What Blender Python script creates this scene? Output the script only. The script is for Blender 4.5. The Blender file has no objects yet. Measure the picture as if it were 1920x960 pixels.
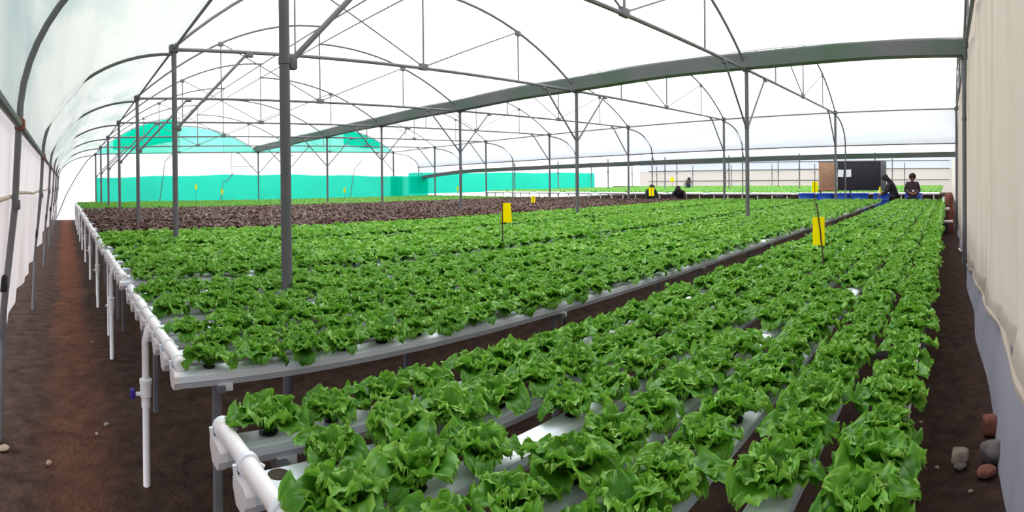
import bpy, bmesh, math, random
import numpy as np
from mathutils import Vector, Matrix, noise

random.seed(7)
RNG = np.random.default_rng(11)
SC = bpy.context.scene
COL = SC.collection
PI = math.pi

# ------------------------------------------------------------------ camera (phone panorama: central cylinder)
EYE = 1.53
UC, FU, VC, PT, RL = 121.4918, 1053.4086, 344.3215, -.0043, .0101
FV = FU * .9625
def rot3():
    cp, sp, cr, sr = math.cos(PT), math.sin(PT), math.cos(RL), math.sin(RL)
    return Matrix(((1, 0, 0), (0, cp, -sp), (0, sp, cp))) @ Matrix(((cr, 0, -sr), (0, 1, 0), (sr, 0, cr)))
R3 = rot3()
def pix(x, y, z):
    q = R3 @ Vector((x, y, z - EYE))
    return UC + FU * math.atan2(q.x, q.y), VC - FV * q.z / math.hypot(q.x, q.y)

cd = bpy.data.cameras.new('camera')
cam = bpy.data.objects.new('camera', cd)
COL.objects.link(cam)
SC.camera = cam
t0, t1 = (0 - UC) / FU, (1920 - UC) / FU
tm = (t0 + t1) / 2
cd.type = 'PANO'
cd.panorama_type = 'CENTRAL_CYLINDRICAL'
cd.central_cylindrical_range_u_min = t0 - tm
cd.central_cylindrical_range_u_max = t1 - tm
cd.central_cylindrical_range_v_min = (VC - 960) / FV
cd.central_cylindrical_range_v_max = VC / FV
cd.central_cylindrical_radius = 1.0
cd.clip_start = .02
cd.clip_end = 300
right = R3.transposed() @ Vector((math.cos(tm), -math.sin(tm), 0))
fwd = R3.transposed() @ Vector((math.sin(tm), math.cos(tm), 0))
up = R3.transposed() @ Vector((0, 0, 1))
M4 = Matrix(((right.x, up.x, -fwd.x, 0), (right.y, up.y, -fwd.y, 0), (right.z, up.z, -fwd.z, EYE), (0, 0, 0, 1)))
cam.matrix_world = M4

# ------------------------------------------------------------------ words
ONES = 'zeroth first second third fourth fifth sixth seventh eighth ninth tenth eleventh twelfth thirteenth fourteenth fifteenth sixteenth seventeenth eighteenth nineteenth'.split()
TENS = {2: ('twentieth', 'twenty'), 3: ('thirtieth', 'thirty'), 4: ('fortieth', 'forty'), 5: ('fiftieth', 'fifty'), 6: ('sixtieth', 'sixty'), 7: ('seventieth', 'seventy'), 8: ('eightieth', 'eighty')}
def nth(n):
    if n < 20: return ONES[n]
    a, b = divmod(n, 10)
    return TENS[a][0] if b == 0 else TENS[a][1] + '-' + ONES[b]

# ------------------------------------------------------------------ objects
def tag(o, label, cat, group=None, kind=None):
    o['label'] = label
    o['category'] = cat
    if group: o['group'] = group
    if kind: o['kind'] = kind
    return o
def empty(name, loc=(0, 0, 0), rz=0):
    o = bpy.data.objects.new(name, None)
    COL.objects.link(o)
    o.location = loc
    o.rotation_euler = (0, 0, rz)
    o.empty_display_size = .05
    return o
def link_mesh(name, me, parent=None, loc=(0, 0, 0)):
    o = bpy.data.objects.new(name, me)
    COL.objects.link(o)
    if parent: o.parent = parent
    o.location = loc
    return o

class MB:
    """collects shapes for one mesh"""
    def __init__(s): s.v, s.f = [], []
    def add(s, vs, fs):
        n = len(s.v)
        s.v += [tuple(p) for p in vs]
        s.f += [tuple(i + n for i in f) for f in fs]
        return s
    def box(s, c, d, rz=0, bev=.0):
        x, y, z = d[0] / 2, d[1] / 2, d[2] / 2
        b = min(bev, x * .9, y * .9, z * .9)
        ca, sa = math.cos(rz), math.sin(rz)
        def w(p): return (c[0] + p[0] * ca - p[1] * sa, c[1] + p[0] * sa + p[1] * ca, c[2] + p[2])
        if b <= 0:
            vs = [w((i * x, j * y, k * z)) for i in (-1, 1) for j in (-1, 1) for k in (-1, 1)]
            return s.add(vs, [(0, 1, 3, 2), (4, 6, 7, 5), (0, 4, 5, 1), (2, 3, 7, 6), (0, 2, 6, 4), (1, 5, 7, 3)])
        bm = bmesh.new()
        bmesh.ops.create_cube(bm, size=1)
        for v in bm.verts: v.co = Vector((v.co.x * 2 * x, v.co.y * 2 * y, v.co.z * 2 * z))
        bmesh.ops.bevel(bm, geom=list(bm.edges), offset=b, segments=2, affect='EDGES', profile=.5)
        bm.verts.index_update()
        s.add([w(v.co) for v in bm.verts], [[v.index for v in f.verts] for f in bm.faces])
        bm.free()
        return s
    def tube(s, pts, r, n=8, cap=True):
        pts = [Vector(p) for p in pts]
        rs = r if isinstance(r, (list, tuple)) else [r] * len(pts)
        d = (pts[1] - pts[0]).normalized()
        a = Vector((0, 0, 1)) if abs(d.z) < .9 else Vector((1, 0, 0))
        nrm = (a - d * a.dot(d)).normalized()
        vs, fs = [], []
        for i, p in enumerate(pts):
            if 0 < i < len(pts) - 1: d = ((pts[i + 1] - p).normalized() + (p - pts[i - 1]).normalized()).normalized()
            elif i == len(pts) - 1 and i > 0: d = (p - pts[i - 1]).normalized()
            nrm = (nrm - d * nrm.dot(d)).normalized()
            b = d.cross(nrm)
            for k in range(n):
                t = 2 * PI * k / n
                vs.append(p + (nrm * math.cos(t) + b * math.sin(t)) * rs[i])
        m = len(pts)
        for i in range(m - 1):
            for k in range(n):
                fs.append((i * n + k, i * n + (k + 1) % n, (i + 1) * n + (k + 1) % n, (i + 1) * n + k))
        if cap:
            fs.append(tuple(reversed(range(n))))
            fs.append(tuple(range((m - 1) * n, m * n)))
        return s.add(vs, fs)
    def lathe(s, c, prof, n=24):
        vs, fs = [], []
        for (r, z) in prof:
            for k in range(n):
                t = 2 * PI * k / n
                vs.append((c[0] + r * math.cos(t), c[1] + r * math.sin(t), c[2] + z))
        for i in range(len(prof) - 1):
            for k in range(n):
                fs.append((i * n + k, i * n + (k + 1) % n, (i + 1) * n + (k + 1) % n, (i + 1) * n + k))
        fs.append(tuple(reversed(range(n))))
        fs.append(tuple(range((len(prof) - 1) * n, len(prof) * n)))
        return s.add(vs, fs)
    def prism_x(s, prof, x0, x1):
        """profile of (y, z) points run along x"""
        n = len(prof)
        vs = [(x0, y, z) for y, z in prof] + [(x1, y, z) for y, z in prof]
        fs = [(k, (k + 1) % n, n + (k + 1) % n, n + k) for k in range(n)]
        fs += [tuple(reversed(range(n))), tuple(range(n, 2 * n))]
        return s.add(vs, fs)
    def mesh(s, name, m, smooth=True):
        me = bpy.data.meshes.new(name)
        me.from_pydata(s.v, [], s.f)
        me.materials.append(m)
        if smooth:
            me.shade_smooth()
            try: me.set_sharp_from_angle(angle=math.radians(38))
            except Exception: pass
        me.update()
        return me
    def build(s, name, m, parent=None, loc=(0, 0, 0), smooth=True):
        return link_mesh(name, s.mesh(name, m, smooth), parent, loc)

def grid_mesh(name, P, m, attr=None):
    """P: (a, b, 3) array of points -> one sheet"""
    a, b = P.shape[:2]
    i = np.arange(a * b).reshape(a, b)
    q = np.stack([i[:-1, :-1], i[1:, :-1], i[1:, 1:], i[:-1, 1:]], -1).reshape(-1, 4)
    return quad_mesh(name, P.reshape(-1, 3), q, m, attr)
def quad_mesh(name, V, Q, m, attr=None):
    me = bpy.data.meshes.new(name)
    nv, nq = len(V), len(Q)
    me.vertices.add(nv)
    me.vertices.foreach_set('co', np.ascontiguousarray(V, np.float32).ravel())
    me.loops.add(nq * 4)
    me.loops.foreach_set('vertex_index', np.ascontiguousarray(Q, np.int32).ravel())
    me.polygons.add(nq)
    me.polygons.foreach_set('loop_start', np.arange(0, nq * 4, 4, dtype=np.int32))
    if attr is not None:
        at = me.attributes.new('tone', 'FLOAT', 'POINT')
        at.data.foreach_set('value', np.ascontiguousarray(attr, np.float32))
    me.materials.append(m)
    me.update(calc_edges=True)
    me.shade_smooth()
    return me

# ------------------------------------------------------------------ materials
MATS = {}
def lin(c): return tuple(((x / 255) / 12.92 if x / 255 <= .04045 else ((x / 255 + .055) / 1.055) ** 2.4) for x in c) + (1,)
def mat(name, rgb, rough=.5, metal=0, spec=.4, nz=0, nscale=8, dark=None, bump=0, bscale=60):
    """principled with a noise mottle between rgb and dark"""
    m = bpy.data.materials.new(name)
    m.use_nodes = True
    nt = m.node_tree
    p = nt.nodes['Principled BSDF']
    p.inputs['Roughness'].default_value = rough
    p.inputs['Metallic'].default_value = metal
    p.inputs['Specular IOR Level'].default_value = spec
    p.inputs['Base Color'].default_value = lin(rgb)
    tc = nt.nodes.new('ShaderNodeTexCoord')
    if nz:
        n = nt.nodes.new('ShaderNodeTexNoise')
        n.inputs['Scale'].default_value = nscale
        n.inputs['Detail'].default_value = 5
        r = nt.nodes.new('ShaderNodeValToRGB')
        r.color_ramp.elements[0].position = .5 - nz / 2
        r.color_ramp.elements[1].position = .5 + nz / 2
        r.color_ramp.elements[0].color = lin(dark or rgb)
        r.color_ramp.elements[1].color = lin(rgb)
        nt.links.new(tc.outputs['Object'], n.inputs['Vector'])
        nt.links.new(n.outputs['Fac'], r.inputs['Fac'])
        nt.links.new(r.outputs['Color'], p.inputs['Base Color'])
    if bump:
        n2 = nt.nodes.new('ShaderNodeTexNoise')
        n2.inputs['Scale'].default_value = bscale
        b = nt.nodes.new('ShaderNodeBump')
        b.inputs['Strength'].default_value = bump
        b.inputs['Distance'].default_value = .01
        nt.links.new(tc.outputs['Object'], n2.inputs['Vector'])
        nt.links.new(n2.outputs['Fac'], b.inputs['Height'])
        nt.links.new(b.outputs['Normal'], p.inputs['Normal'])
    MATS[name] = m
    return m

def film(name, rgb, clear, trans, blotch=None, sscale=1.2, smin=.45, smax=.75, stretch=(1, 1, 1), bump=0):
    """greenhouse film or net: part see-through, part scattering both ways"""
    m = bpy.data.materials.new(name)
    m.use_nodes = True
    nt = m.node_tree
    nt.nodes.remove(nt.nodes['Principled BSDF'])
    out = nt.nodes['Material Output']
    tr = nt.nodes.new('ShaderNodeBsdfTransparent')
    tl = nt.nodes.new('ShaderNodeBsdfTranslucent')
    df = nt.nodes.new('ShaderNodeBsdfDiffuse')
    m1 = nt.nodes.new('ShaderNodeMixShader')
    m2 = nt.nodes.new('ShaderNodeMixShader')
    m1.inputs[0].default_value = trans
    m2.inputs[0].default_value = clear
    c = lin(rgb)
    tl.inputs['Color'].default_value = c
    df.inputs['Color'].default_value = c
    tc = nt.nodes.new('ShaderNodeTexCoord')
    mp = nt.nodes.new('ShaderNodeMapping')
    mp.inputs['Scale'].default_value = stretch
    nt.links.new(tc.outputs['Object'], mp.inputs['Vector'])
    if blotch:
        n = nt.nodes.new('ShaderNodeTexNoise')
        n.inputs['Scale'].default_value = sscale
        n.inputs['Detail'].default_value = 4
        n.inputs['Distortion'].default_value = .6
        r = nt.nodes.new('ShaderNodeValToRGB')
        r.color_ramp.elements[0].position = smin
        r.color_ramp.elements[1].position = smax
        r.color_ramp.elements[0].color = c
        r.color_ramp.elements[1].color = lin(blotch)
        nt.links.new(mp.outputs['Vector'], n.inputs['Vector'])
        nt.links.new(n.outputs['Fac'], r.inputs['Fac'])
        nt.links.new(r.outputs['Color'], tl.inputs['Color'])
        nt.links.new(r.outputs['Color'], df.inputs['Color'])
    if bump:
        n2 = nt.nodes.new('ShaderNodeTexNoise')
        n2.inputs['Scale'].default_value = sscale * 2.5
        b = nt.nodes.new('ShaderNodeBump')
        b.inputs['Strength'].default_value = bump
        b.inputs['Distance'].default_value = .05
        nt.links.new(mp.outputs['Vector'], n2.inputs['Vector'])
        nt.links.new(n2.outputs['Fac'], b.inputs['Height'])
        nt.links.new(b.outputs['Normal'], df.inputs['Normal'])
        nt.links.new(b.outputs['Normal'], tl.inputs['Normal'])
    nt.links.new(df.outputs[0], m1.inputs[1])
    nt.links.new(tl.outputs[0], m1.inputs[2])
    nt.links.new(m1.outputs[0], m2.inputs[1])
    nt.links.new(tr.outputs[0], m2.inputs[2])
    nt.links.new(m2.outputs[0], out.inputs['Surface'])
    MATS[name] = m
    return m

def leaf_mat(name, stops, rough=.42, trans=.3, back=(120, 180, 60)):
    m = bpy.data.materials.new(name)
    m.use_nodes = True
    nt = m.node_tree
    p = nt.nodes['Principled BSDF']
    out = nt.nodes['Material Output']
    p.inputs['Roughness'].default_value = rough
    p.inputs['Specular IOR Level'].default_value = .35
    a = nt.nodes.new('ShaderNodeAttribute')
    a.attribute_name = 'tone'
    tc = nt.nodes.new('ShaderNodeTexCoord')
    n = nt.nodes.new('ShaderNodeTexNoise')
    n.inputs['Scale'].default_value = 22
    n.inputs['Detail'].default_value = 3
    sub = nt.nodes.new('ShaderNodeMath'); sub.operation = 'MULTIPLY_ADD'
    sub.inputs[1].default_value = .5
    sub.inputs[2].default_value = -.25
    add = nt.nodes.new('ShaderNodeMath'); add.operation = 'ADD'
    r = nt.nodes.new('ShaderNodeValToRGB')
    els = r.color_ramp.elements
    els[0].position, els[0].color = stops[0][0], lin(stops[0][1])
    els[1].position, els[1].color = stops[-1][0], lin(stops[-1][1])
    for (q, c) in stops[1:-1]:
        e = els.new(q); e.color = lin(c)
    tl = nt.nodes.new('ShaderNodeBsdfTranslucent')
    mx = nt.nodes.new('ShaderNodeMixShader'); mx.inputs[0].default_value = trans
    hs = nt.nodes.new('ShaderNodeMixRGB'); hs.inputs[0].default_value = .45
    hs.inputs[2].default_value = lin(back)
    nt.links.new(tc.outputs['Object'], n.inputs['Vector'])
    nt.links.new(n.outputs['Fac'], sub.inputs[0])
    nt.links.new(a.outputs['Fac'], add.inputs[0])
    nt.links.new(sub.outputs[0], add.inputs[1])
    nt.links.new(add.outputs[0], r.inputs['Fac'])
    nt.links.new(r.outputs['Color'], p.inputs['Base Color'])
    nt.links.new(r.outputs['Color'], hs.inputs[1])
    nt.links.new(hs.outputs[0], tl.inputs['Color'])
    nt.links.new(p.outputs[0], mx.inputs[1])
    nt.links.new(tl.outputs[0], mx.inputs[2])
    nt.links.new(mx.outputs[0], out.inputs['Surface'])
    MATS[name] = m
    return m

def soil_mat():
    m = bpy.data.materials.new('soil')
    m.use_nodes = True
    nt = m.node_tree
    L = nt.links.new
    p = nt.nodes['Principled BSDF']
    p.inputs['Roughness'].default_value = .95
    p.inputs['Specular IOR Level'].default_value = .08
    tc = nt.nodes.new('ShaderNodeTexCoord')
    def noise_ramp(scale, c0, c1, lo, hi, detail=6):
        n = nt.nodes.new('ShaderNodeTexNoise')
        n.inputs['Scale'].default_value = scale
        n.inputs['Detail'].default_value = detail
        n.inputs['Roughness'].default_value = .65
        r = nt.nodes.new('ShaderNodeValToRGB')
        r.color_ramp.elements[0].position = lo
        r.color_ramp.elements[1].position = hi
        r.color_ramp.elements[0].color = c0
        r.color_ramp.elements[1].color = c1
        L(tc.outputs['Object'], n.inputs['Vector'])
        L(n.outputs['Fac'], r.inputs['Fac'])
        return r, n
    dk, _ = noise_ramp(9, lin((40, 30, 27)), lin((76, 58, 51)), .3, .72)
    rn_, _ = noise_ramp(7, lin((62, 41, 33)), lin((104, 70, 55)), .3, .72)
    rf_, _ = noise_ramp(7, lin((92, 52, 36)), lin((134, 80, 56)), .3, .72)
    rd = nt.nodes.new('ShaderNodeMixRGB')
    L(rn_.outputs['Color'], rd.inputs[1]); L(rf_.outputs['Color'], rd.inputs[2])
    sy = nt.nodes.new('ShaderNodeSeparateXYZ'); L(tc.outputs['Object'], sy.inputs[0])
    my = nt.nodes.new('ShaderNodeMapRange')
    my.inputs['From Min'].default_value = 4; my.inputs['From Max'].default_value = 13
    L(sy.outputs['Y'], my.inputs['Value']); L(my.outputs[0], rd.inputs[0])
    # trodden reddish lane down the left aisle
    sx = nt.nodes.new('ShaderNodeSeparateXYZ')
    L(tc.outputs['Object'], sx.inputs[0])
    wob = nt.nodes.new('ShaderNodeTexNoise'); wob.inputs['Scale'].default_value = 1.1
    L(tc.outputs['Object'], wob.inputs['Vector'])
    ma = nt.nodes.new('ShaderNodeMath'); ma.operation = 'MULTIPLY_ADD'
    ma.inputs[1].default_value = .35; ma.inputs[2].default_value = -.175
    L(wob.outputs['Fac'], ma.inputs[0])
    xs = nt.nodes.new('ShaderNodeMath'); xs.operation = 'ADD'
    L(sx.outputs['X'], xs.inputs[0]); L(ma.outputs[0], xs.inputs[1])
    d0 = nt.nodes.new('ShaderNodeMath'); d0.operation = 'SUBTRACT'; d0.inputs[1].default_value = .06
    L(xs.outputs[0], d0.inputs[0])
    ab = nt.nodes.new('ShaderNodeMath'); ab.operation = 'ABSOLUTE'
    L(d0.outputs[0], ab.inputs[0])
    mr = nt.nodes.new('ShaderNodeMapRange'); mr.interpolation_type = 'SMOOTHSTEP'
    mr.inputs['From Min'].default_value = .06; mr.inputs['From Max'].default_value = .30
    mr.inputs['To Min'].default_value = .75; mr.inputs['To Max'].default_value = 0
    L(ab.outputs[0], mr.inputs['Value'])
    mix = nt.nodes.new('ShaderNodeMixRGB')
    L(mr.outputs[0], mix.inputs[0]); L(dk.outputs['Color'], mix.inputs[1]); L(rd.outputs['Color'], mix.inputs[2])
    # pale specks of grit
    vo = nt.nodes.new('ShaderNodeTexVoronoi'); vo.inputs['Scale'].default_value = 26
    L(tc.outputs['Object'], vo.inputs['Vector'])
    sp = nt.nodes.new('ShaderNodeValToRGB')
    sp.color_ramp.elements[0].position = .05; sp.color_ramp.elements[0].color = (1, 1, 1, 1)
    sp.color_ramp.elements[1].position = .11; sp.color_ramp.elements[1].color = (0, 0, 0, 1)
    L(vo.outputs['Distance'], sp.inputs['Fac'])
    rnd = nt.nodes.new('ShaderNodeSeparateColor'); L(vo.outputs['Color'], rnd.inputs[0])
    gt = nt.nodes.new('ShaderNodeMath'); gt.operation = 'GREATER_THAN'; gt.inputs[1].default_value = .86
    L(rnd.outputs[0], gt.inputs[0])
    mu = nt.nodes.new('ShaderNodeMath'); mu.operation = 'MULTIPLY'
    L(sp.outputs['Color'], mu.inputs[0]); L(gt.outputs[0], mu.inputs[1])
    mu2 = nt.nodes.new('ShaderNodeMath'); mu2.operation = 'MULTIPLY'; mu2.inputs[1].default_value = .5
    L(mu.outputs[0], mu2.inputs[0])
    mix2 = nt.nodes.new('ShaderNodeMixRGB'); mix2.inputs[2].default_value = lin((140, 122, 108))
    L(mu2.outputs[0], mix2.inputs[0]); L(mix.outputs[0], mix2.inputs[1])
    L(mix2.outputs[0], p.inputs['Base Color'])
    bn = nt.nodes.new('ShaderNodeTexNoise'); bn.inputs['Scale'].default_value = 45; bn.inputs['Detail'].default_value = 6
    L(tc.outputs['Object'], bn.inputs['Vector'])
    b = nt.nodes.new('ShaderNodeBump'); b.inputs['Strength'].default_value = .7; b.inputs['Distance'].default_value = .03
    L(bn.outputs['Fac'], b.inputs['Height']); L(b.outputs['Normal'], p.inputs['Normal'])
    MATS['soil'] = m
    return m

soil_mat()
mat('steel', (112, 111, 114), .55, .0, .4, nz=.5, nscale=3, dark=(92, 91, 95))
mat('steel_dark', (100, 99, 104), .6, .0, .35, nz=.5, nscale=4, dark=(84, 83, 88))
mat('gutter', (112, 110, 116), .6, .0, .3, nz=.3, nscale=.6, dark=(84, 104, 92))
mat('pvc', (234, 242, 252), .38, 0, .45, nz=.6, nscale=5, dark=(222, 232, 244))
mat('pvc_pipe', (240, 238, 240), .35, 0, .45, nz=.6, nscale=6, dark=(228, 226, 230))
mat('clip', (222, 228, 236), .3)
mat('cup', (26, 24, 24), .6)
mat('hole_shade', (58, 50, 40), .9)
mat('valve_blue', (58, 40, 150), .4)
mat('leg_grey', (110, 110, 116), .5, nz=.5, nscale=5, dark=(88, 88, 94))
film('yellow', (255, 244, 14), 0, .4, blotch=(252, 232, 8), sscale=9)
mat('stick', (74, 60, 50), .8)
mat('drum_blue', (30, 78, 178), .4, nz=.6, nscale=3, dark=(28, 62, 160))
mat('board_black', (36, 32, 40), .7, nz=.5, nscale=3, dark=(30, 27, 33))
mat('plywood', (168, 134, 106), .8, nz=.5, nscale=4, dark=(140, 108, 84))
mat('paper', (235, 236, 240), .8)
mat('stone', (168, 152, 134), .95, nz=.5, nscale=14, dark=(112, 100, 92), bump=.6, bscale=40)
mat('stone_dark', (126, 118, 116), .95, nz=.5, nscale=14, dark=(76, 72, 74), bump=.6, bscale=40)
mat('brick', (142, 88, 74), .95, nz=.5, nscale=12, dark=(96, 60, 52), bump=.6, bscale=30)
mat('rust', (150, 92, 82), .9, nz=.5, nscale=5, dark=(116, 66, 58))
mat('black_rubber', (32, 32, 36), .7)
mat('skin', (128, 86, 68), .6)
mat('hair', (22, 19, 20), .7)
mat('cloth_black', (40, 36, 46), .9, nz=.5, nscale=9, dark=(30, 27, 36))
mat('cloth_plum', (64, 46, 58), .9, nz=.5, nscale=9, dark=(50, 36, 46))
mat('cloth_navy', (38, 46, 82), .9, nz=.5, nscale=9, dark=(30, 36, 66))
mat('cloth_green', (28, 46, 44), .9, nz=.5, nscale=9, dark=(22, 34, 34))
mat('cloth_grey', (110, 110, 116), .9)
mat('strap', (176, 156, 138), .8)
film('roof_film', (250, 250, 251), .62, .7)
film('side_film', (198, 201, 198), .03, .5, blotch=(160, 178, 178), sscale=1.3, smin=.45, smax=.72, stretch=(1.3, .32, 1.3), bump=.35)  # grey-green noise: algae tint that also paints in the sheet's missing shading
film('far_film', (194, 198, 206), .08, .5)
film('end_film', (252, 252, 254), .05, .8, blotch=(236, 236, 242), sscale=.5)
film('curtain', (218, 210, 211), .05, .5, blotch=(200, 190, 190), sscale=2.2, stretch=(1, 2.2, .25), bump=.15)
film('cream_cloth', (186, 175, 165), .0, .34, blotch=(172, 160, 149), sscale=1.3, stretch=(1.6, 1, .22), bump=.12)
film('skirt', (152, 152, 164), .02, .26, blotch=(138, 138, 150), sscale=1.8)
film('green_net', (0, 214, 184), .03, .48, blotch=(0, 200, 172), sscale=.6)
film('green_net_thin', (110, 236, 210), .15, .5, blotch=(30, 220, 186), sscale=.35, smin=.42, smax=.6)
film('far_cream', (206, 201, 194), .0, .45)
film('far_white', (196, 204, 214), .05, .5)
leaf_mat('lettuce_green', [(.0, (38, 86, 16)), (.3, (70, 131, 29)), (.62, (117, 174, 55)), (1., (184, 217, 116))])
leaf_mat('lettuce_young', [(.0, (66, 120, 34)), (.5, (98, 158, 56)), (1., (140, 190, 90))], back=(130, 185, 70))
leaf_mat('lettuce_red', [(.0, (54, 38, 33)), (.45, (82, 60, 52)), (.8, (108, 82, 72)), (1., (100, 104, 64))], trans=.15, back=(120, 80, 70))

# ------------------------------------------------------------------ site geometry
AX, Y1, BAY, SPAN = 1.3423, 3.2336, 3.5, 7.3589
ROWX = [AX, AX + SPAN, AX + 2 * SPAN]
def ky(k): return Y1 + BAY * k
def chord_z(x, y): return EYE + 1.8174 + .0137 * x - .0175 * y
KS = list(range(-1, 7))
YB = ky(-1)            # right wall
YE = ky(6)             # end wall
RAILX, RAILZ = -.26, 1.9
RAIL2X = 17.66
def rail2_z(y): return 2.66 - .013 * y
BED_TOP, PIPE_Z = .808, .832
BED_X0, BED_X1 = .402, 17.0
beds = {1: [.165 + .217 * i for i in range(7)]}
for n in range(2, 12): beds[n] = [2.07 + 2.03 * (n - 2) + .218 * i for i in range(8)]
BEDNAME = {1: 'nearest', 2: 'second', 3: 'third', 4: 'fourth', 5: 'fifth', 6: 'sixth', 7: 'seventh', 8: 'eighth', 9: 'ninth', 10: 'tenth', 11: 'farthest'}

# ------------------------------------------------------------------ ground
TERR = .4      # the neighbouring house stands a step higher
def ground():
    xs = np.concatenate([[-30, -12, -6, -3, -2], np.arange(-1.5, 1.2, .05), np.arange(1.2, 9, .11), np.arange(9, 17.8, .5), [17.9, 17.98, 18.06, 18.14, 18.22, 18.3, 20, 24, 30, 40, 60, 90]])
    ys = np.concatenate([[-30, -8, -3, -1.5, -.9], np.arange(-.6, 9, .07), np.arange(9, 25, .4), [25, 27, 32, 45, 80]])
    P = np.zeros((len(xs), len(ys), 3))
    for i, x in enumerate(xs):
        for j, y in enumerate(ys):
            z = 0
            if -1.6 < x < 9 and -.7 < y < 9.2:
                v = Vector((x, y, 0))
                z = .018 * noise.noise(v * 2.1) + .014 * noise.noise(v * 6.3) + .008 * noise.noise(v * 15)
                z -= .012 * math.exp(-((x - .06) / .22) ** 2)
            k = max(0, min(1, (x - 17.9) / .4)); z += TERR * k * k * (3 - 2 * k)
            P[i, j] = (x, y, z - .004)
    o = link_mesh('floor', grid_mesh('floor', P, MATS['soil']))
    o['kind'] = 'structure'
    tag(o, 'dark brown bare soil floor with a trodden reddish lane', 'floor')
ground()

# ------------------------------------------------------------------ roof films and walls
def struct(name, me, label, cat):
    o = link_mesh(name, me)
    o['kind'] = 'structure'
    tag(o, label, cat)
    return o
# arch of one span: left half rises higher and overhangs the right half, leaving a ridge vent
def arch_left(t):      # t 0..1 from left post to crown
    x = -SPAN / 2 * (1 - t) + .06 * t
    u = 1 - t
    return x, 1.57 * (1 - u ** 2.05) + .03
def arch_right(t):     # t 0..1 from ridge to right post
    x = SPAN / 2 * t - .02 * (1 - t)
    return x, 1.2 * (1 - t ** 2.15) - .12 * math.sin(PI * t) * 0 + .03
def span_film(name, x0, label, gl, gr):
    """gl / gr: True where the sheet ends on a gutter lip"""
    ys = np.linspace(YB - .25, YE + .05, 60)
    me_v, me_q, off = [], [], 0
    for fn, g in ((arch_left, gl), (arch_right, gr)):
        lo, hi = 0, 1
        if g and fn is arch_left: lo = .062
        if g and fn is arch_right: hi = .94
        tt = np.linspace(lo, hi, 15)
        P = np.zeros((len(tt), len(ys), 3))
        for i, t in enumerate(tt):
            dx, dz = fn(t)
            x = x0 + SPAN / 2 + dx
            for j, y in enumerate(ys):
                P[i, j] = (x, y, chord_z(x, y) + dz + .085 + .01 * math.sin(y * 2.3 + i))
        a, b = P.shape[:2]
        ii = np.arange(a * b).reshape(a, b) + off
        me_q.append(np.stack([ii[:-1, :-1], ii[1:, :-1], ii[1:, 1:], ii[:-1, 1:]], -1).reshape(-1, 4))
        me_v.append(P.reshape(-1, 3)); off += a * b
    struct(name, quad_mesh(name, np.concatenate(me_v), np.concatenate(me_q), MATS['roof_film']), label, 'ceiling')
span_film('ceiling', ROWX[0], 'white film roof over the span beside the left aisle', False, True)
span_film('ceiling', ROWX[1], 'white film roof over the span beyond the gutter', True, False)

def eave_pt(phi, y, side):
    """phi 0 at the rail .. pi/2 at the post top"""
    if side < 0:
        zt = chord_z(AX, y) - .06
        return AX - 1.6 * math.cos(phi), y, RAILZ + (zt - RAILZ) * math.sin(phi)
    zr = rail2_z(y); zt = chord_z(ROWX[2], y) - .06
    return ROWX[2] + 1.6 * math.cos(phi), y, zr + (zt - zr) * math.sin(phi)
def eave_film(name, side, label):
    ys = np.linspace(YB - .25, YE + .05, 120)
    ph = np.linspace(0, PI / 2, 26)
    P = np.zeros((len(ph), len(ys), 3))
    for i, a in enumerate(ph):
        for j, y in enumerate(ys):
            x, _, z = eave_pt(a, y, side)
            deg = math.degrees(a)
            belly = max(0, math.sin((deg - 12) / 42 * PI)) if 12 < deg < 54 else 0
            amp = 0 if y < 4.6 else min(1, (y - 4.6) / 1.6, max(0, (23.2 - y) / 1.5))
            inn = -.03 + .085 * belly * amp
            wr = .012 * noise.noise(Vector((deg * .05, y * .7, 3))) + .006 * math.sin(deg * .35 + y * .9) * (1 if 0 < i < 25 else 0)
            inn += wr - .085 * (deg / 90) ** 5
            nx, nz = math.cos(a) * (1 if side < 0 else -1), -math.sin(a)
            P[i, j] = (x + nx * inn, y, z + nz * inn)
    struct(name, grid_mesh(name, P, MATS['side_film' if side < 0 else 'far_film']), label, 'ceiling')
eave_film('ceiling_left', -1, 'curved white film eave sheet above the left wall rail')
eave_film('ceiling_right', 1, 'curved white film eave sheet beyond the far row of posts')

def left_curtain():
    ys = np.linspace(YB - .2, YE, 300)
    zs = np.linspace(0, 1, 14)
    P = np.zeros((len(zs), len(ys), 3))
    for j, y in enumerate(ys):
        hem = .66 + .035 * math.sin(y * 1.5 + .5) + .03 * math.sin(y * .62 + 1)
        for i, t in enumerate(zs):
            z = hem + (RAILZ + .03 - hem) * t
            x = RAILX - .045 - .085 * (1 - t) + (.02 * math.sin(y * 3.9) + .014 * math.sin(y * 9.1 + 2) + .02 * math.sin(y * 1.7 + 4 * t)) * (1 - t) ** .7
            P[i, j] = (x, y, z)
    struct('wall_left', grid_mesh('wall_left', P, MATS['curtain']), 'pinkish white roll-up side curtain hanging along the left aisle', 'wall')
left_curtain()

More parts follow.
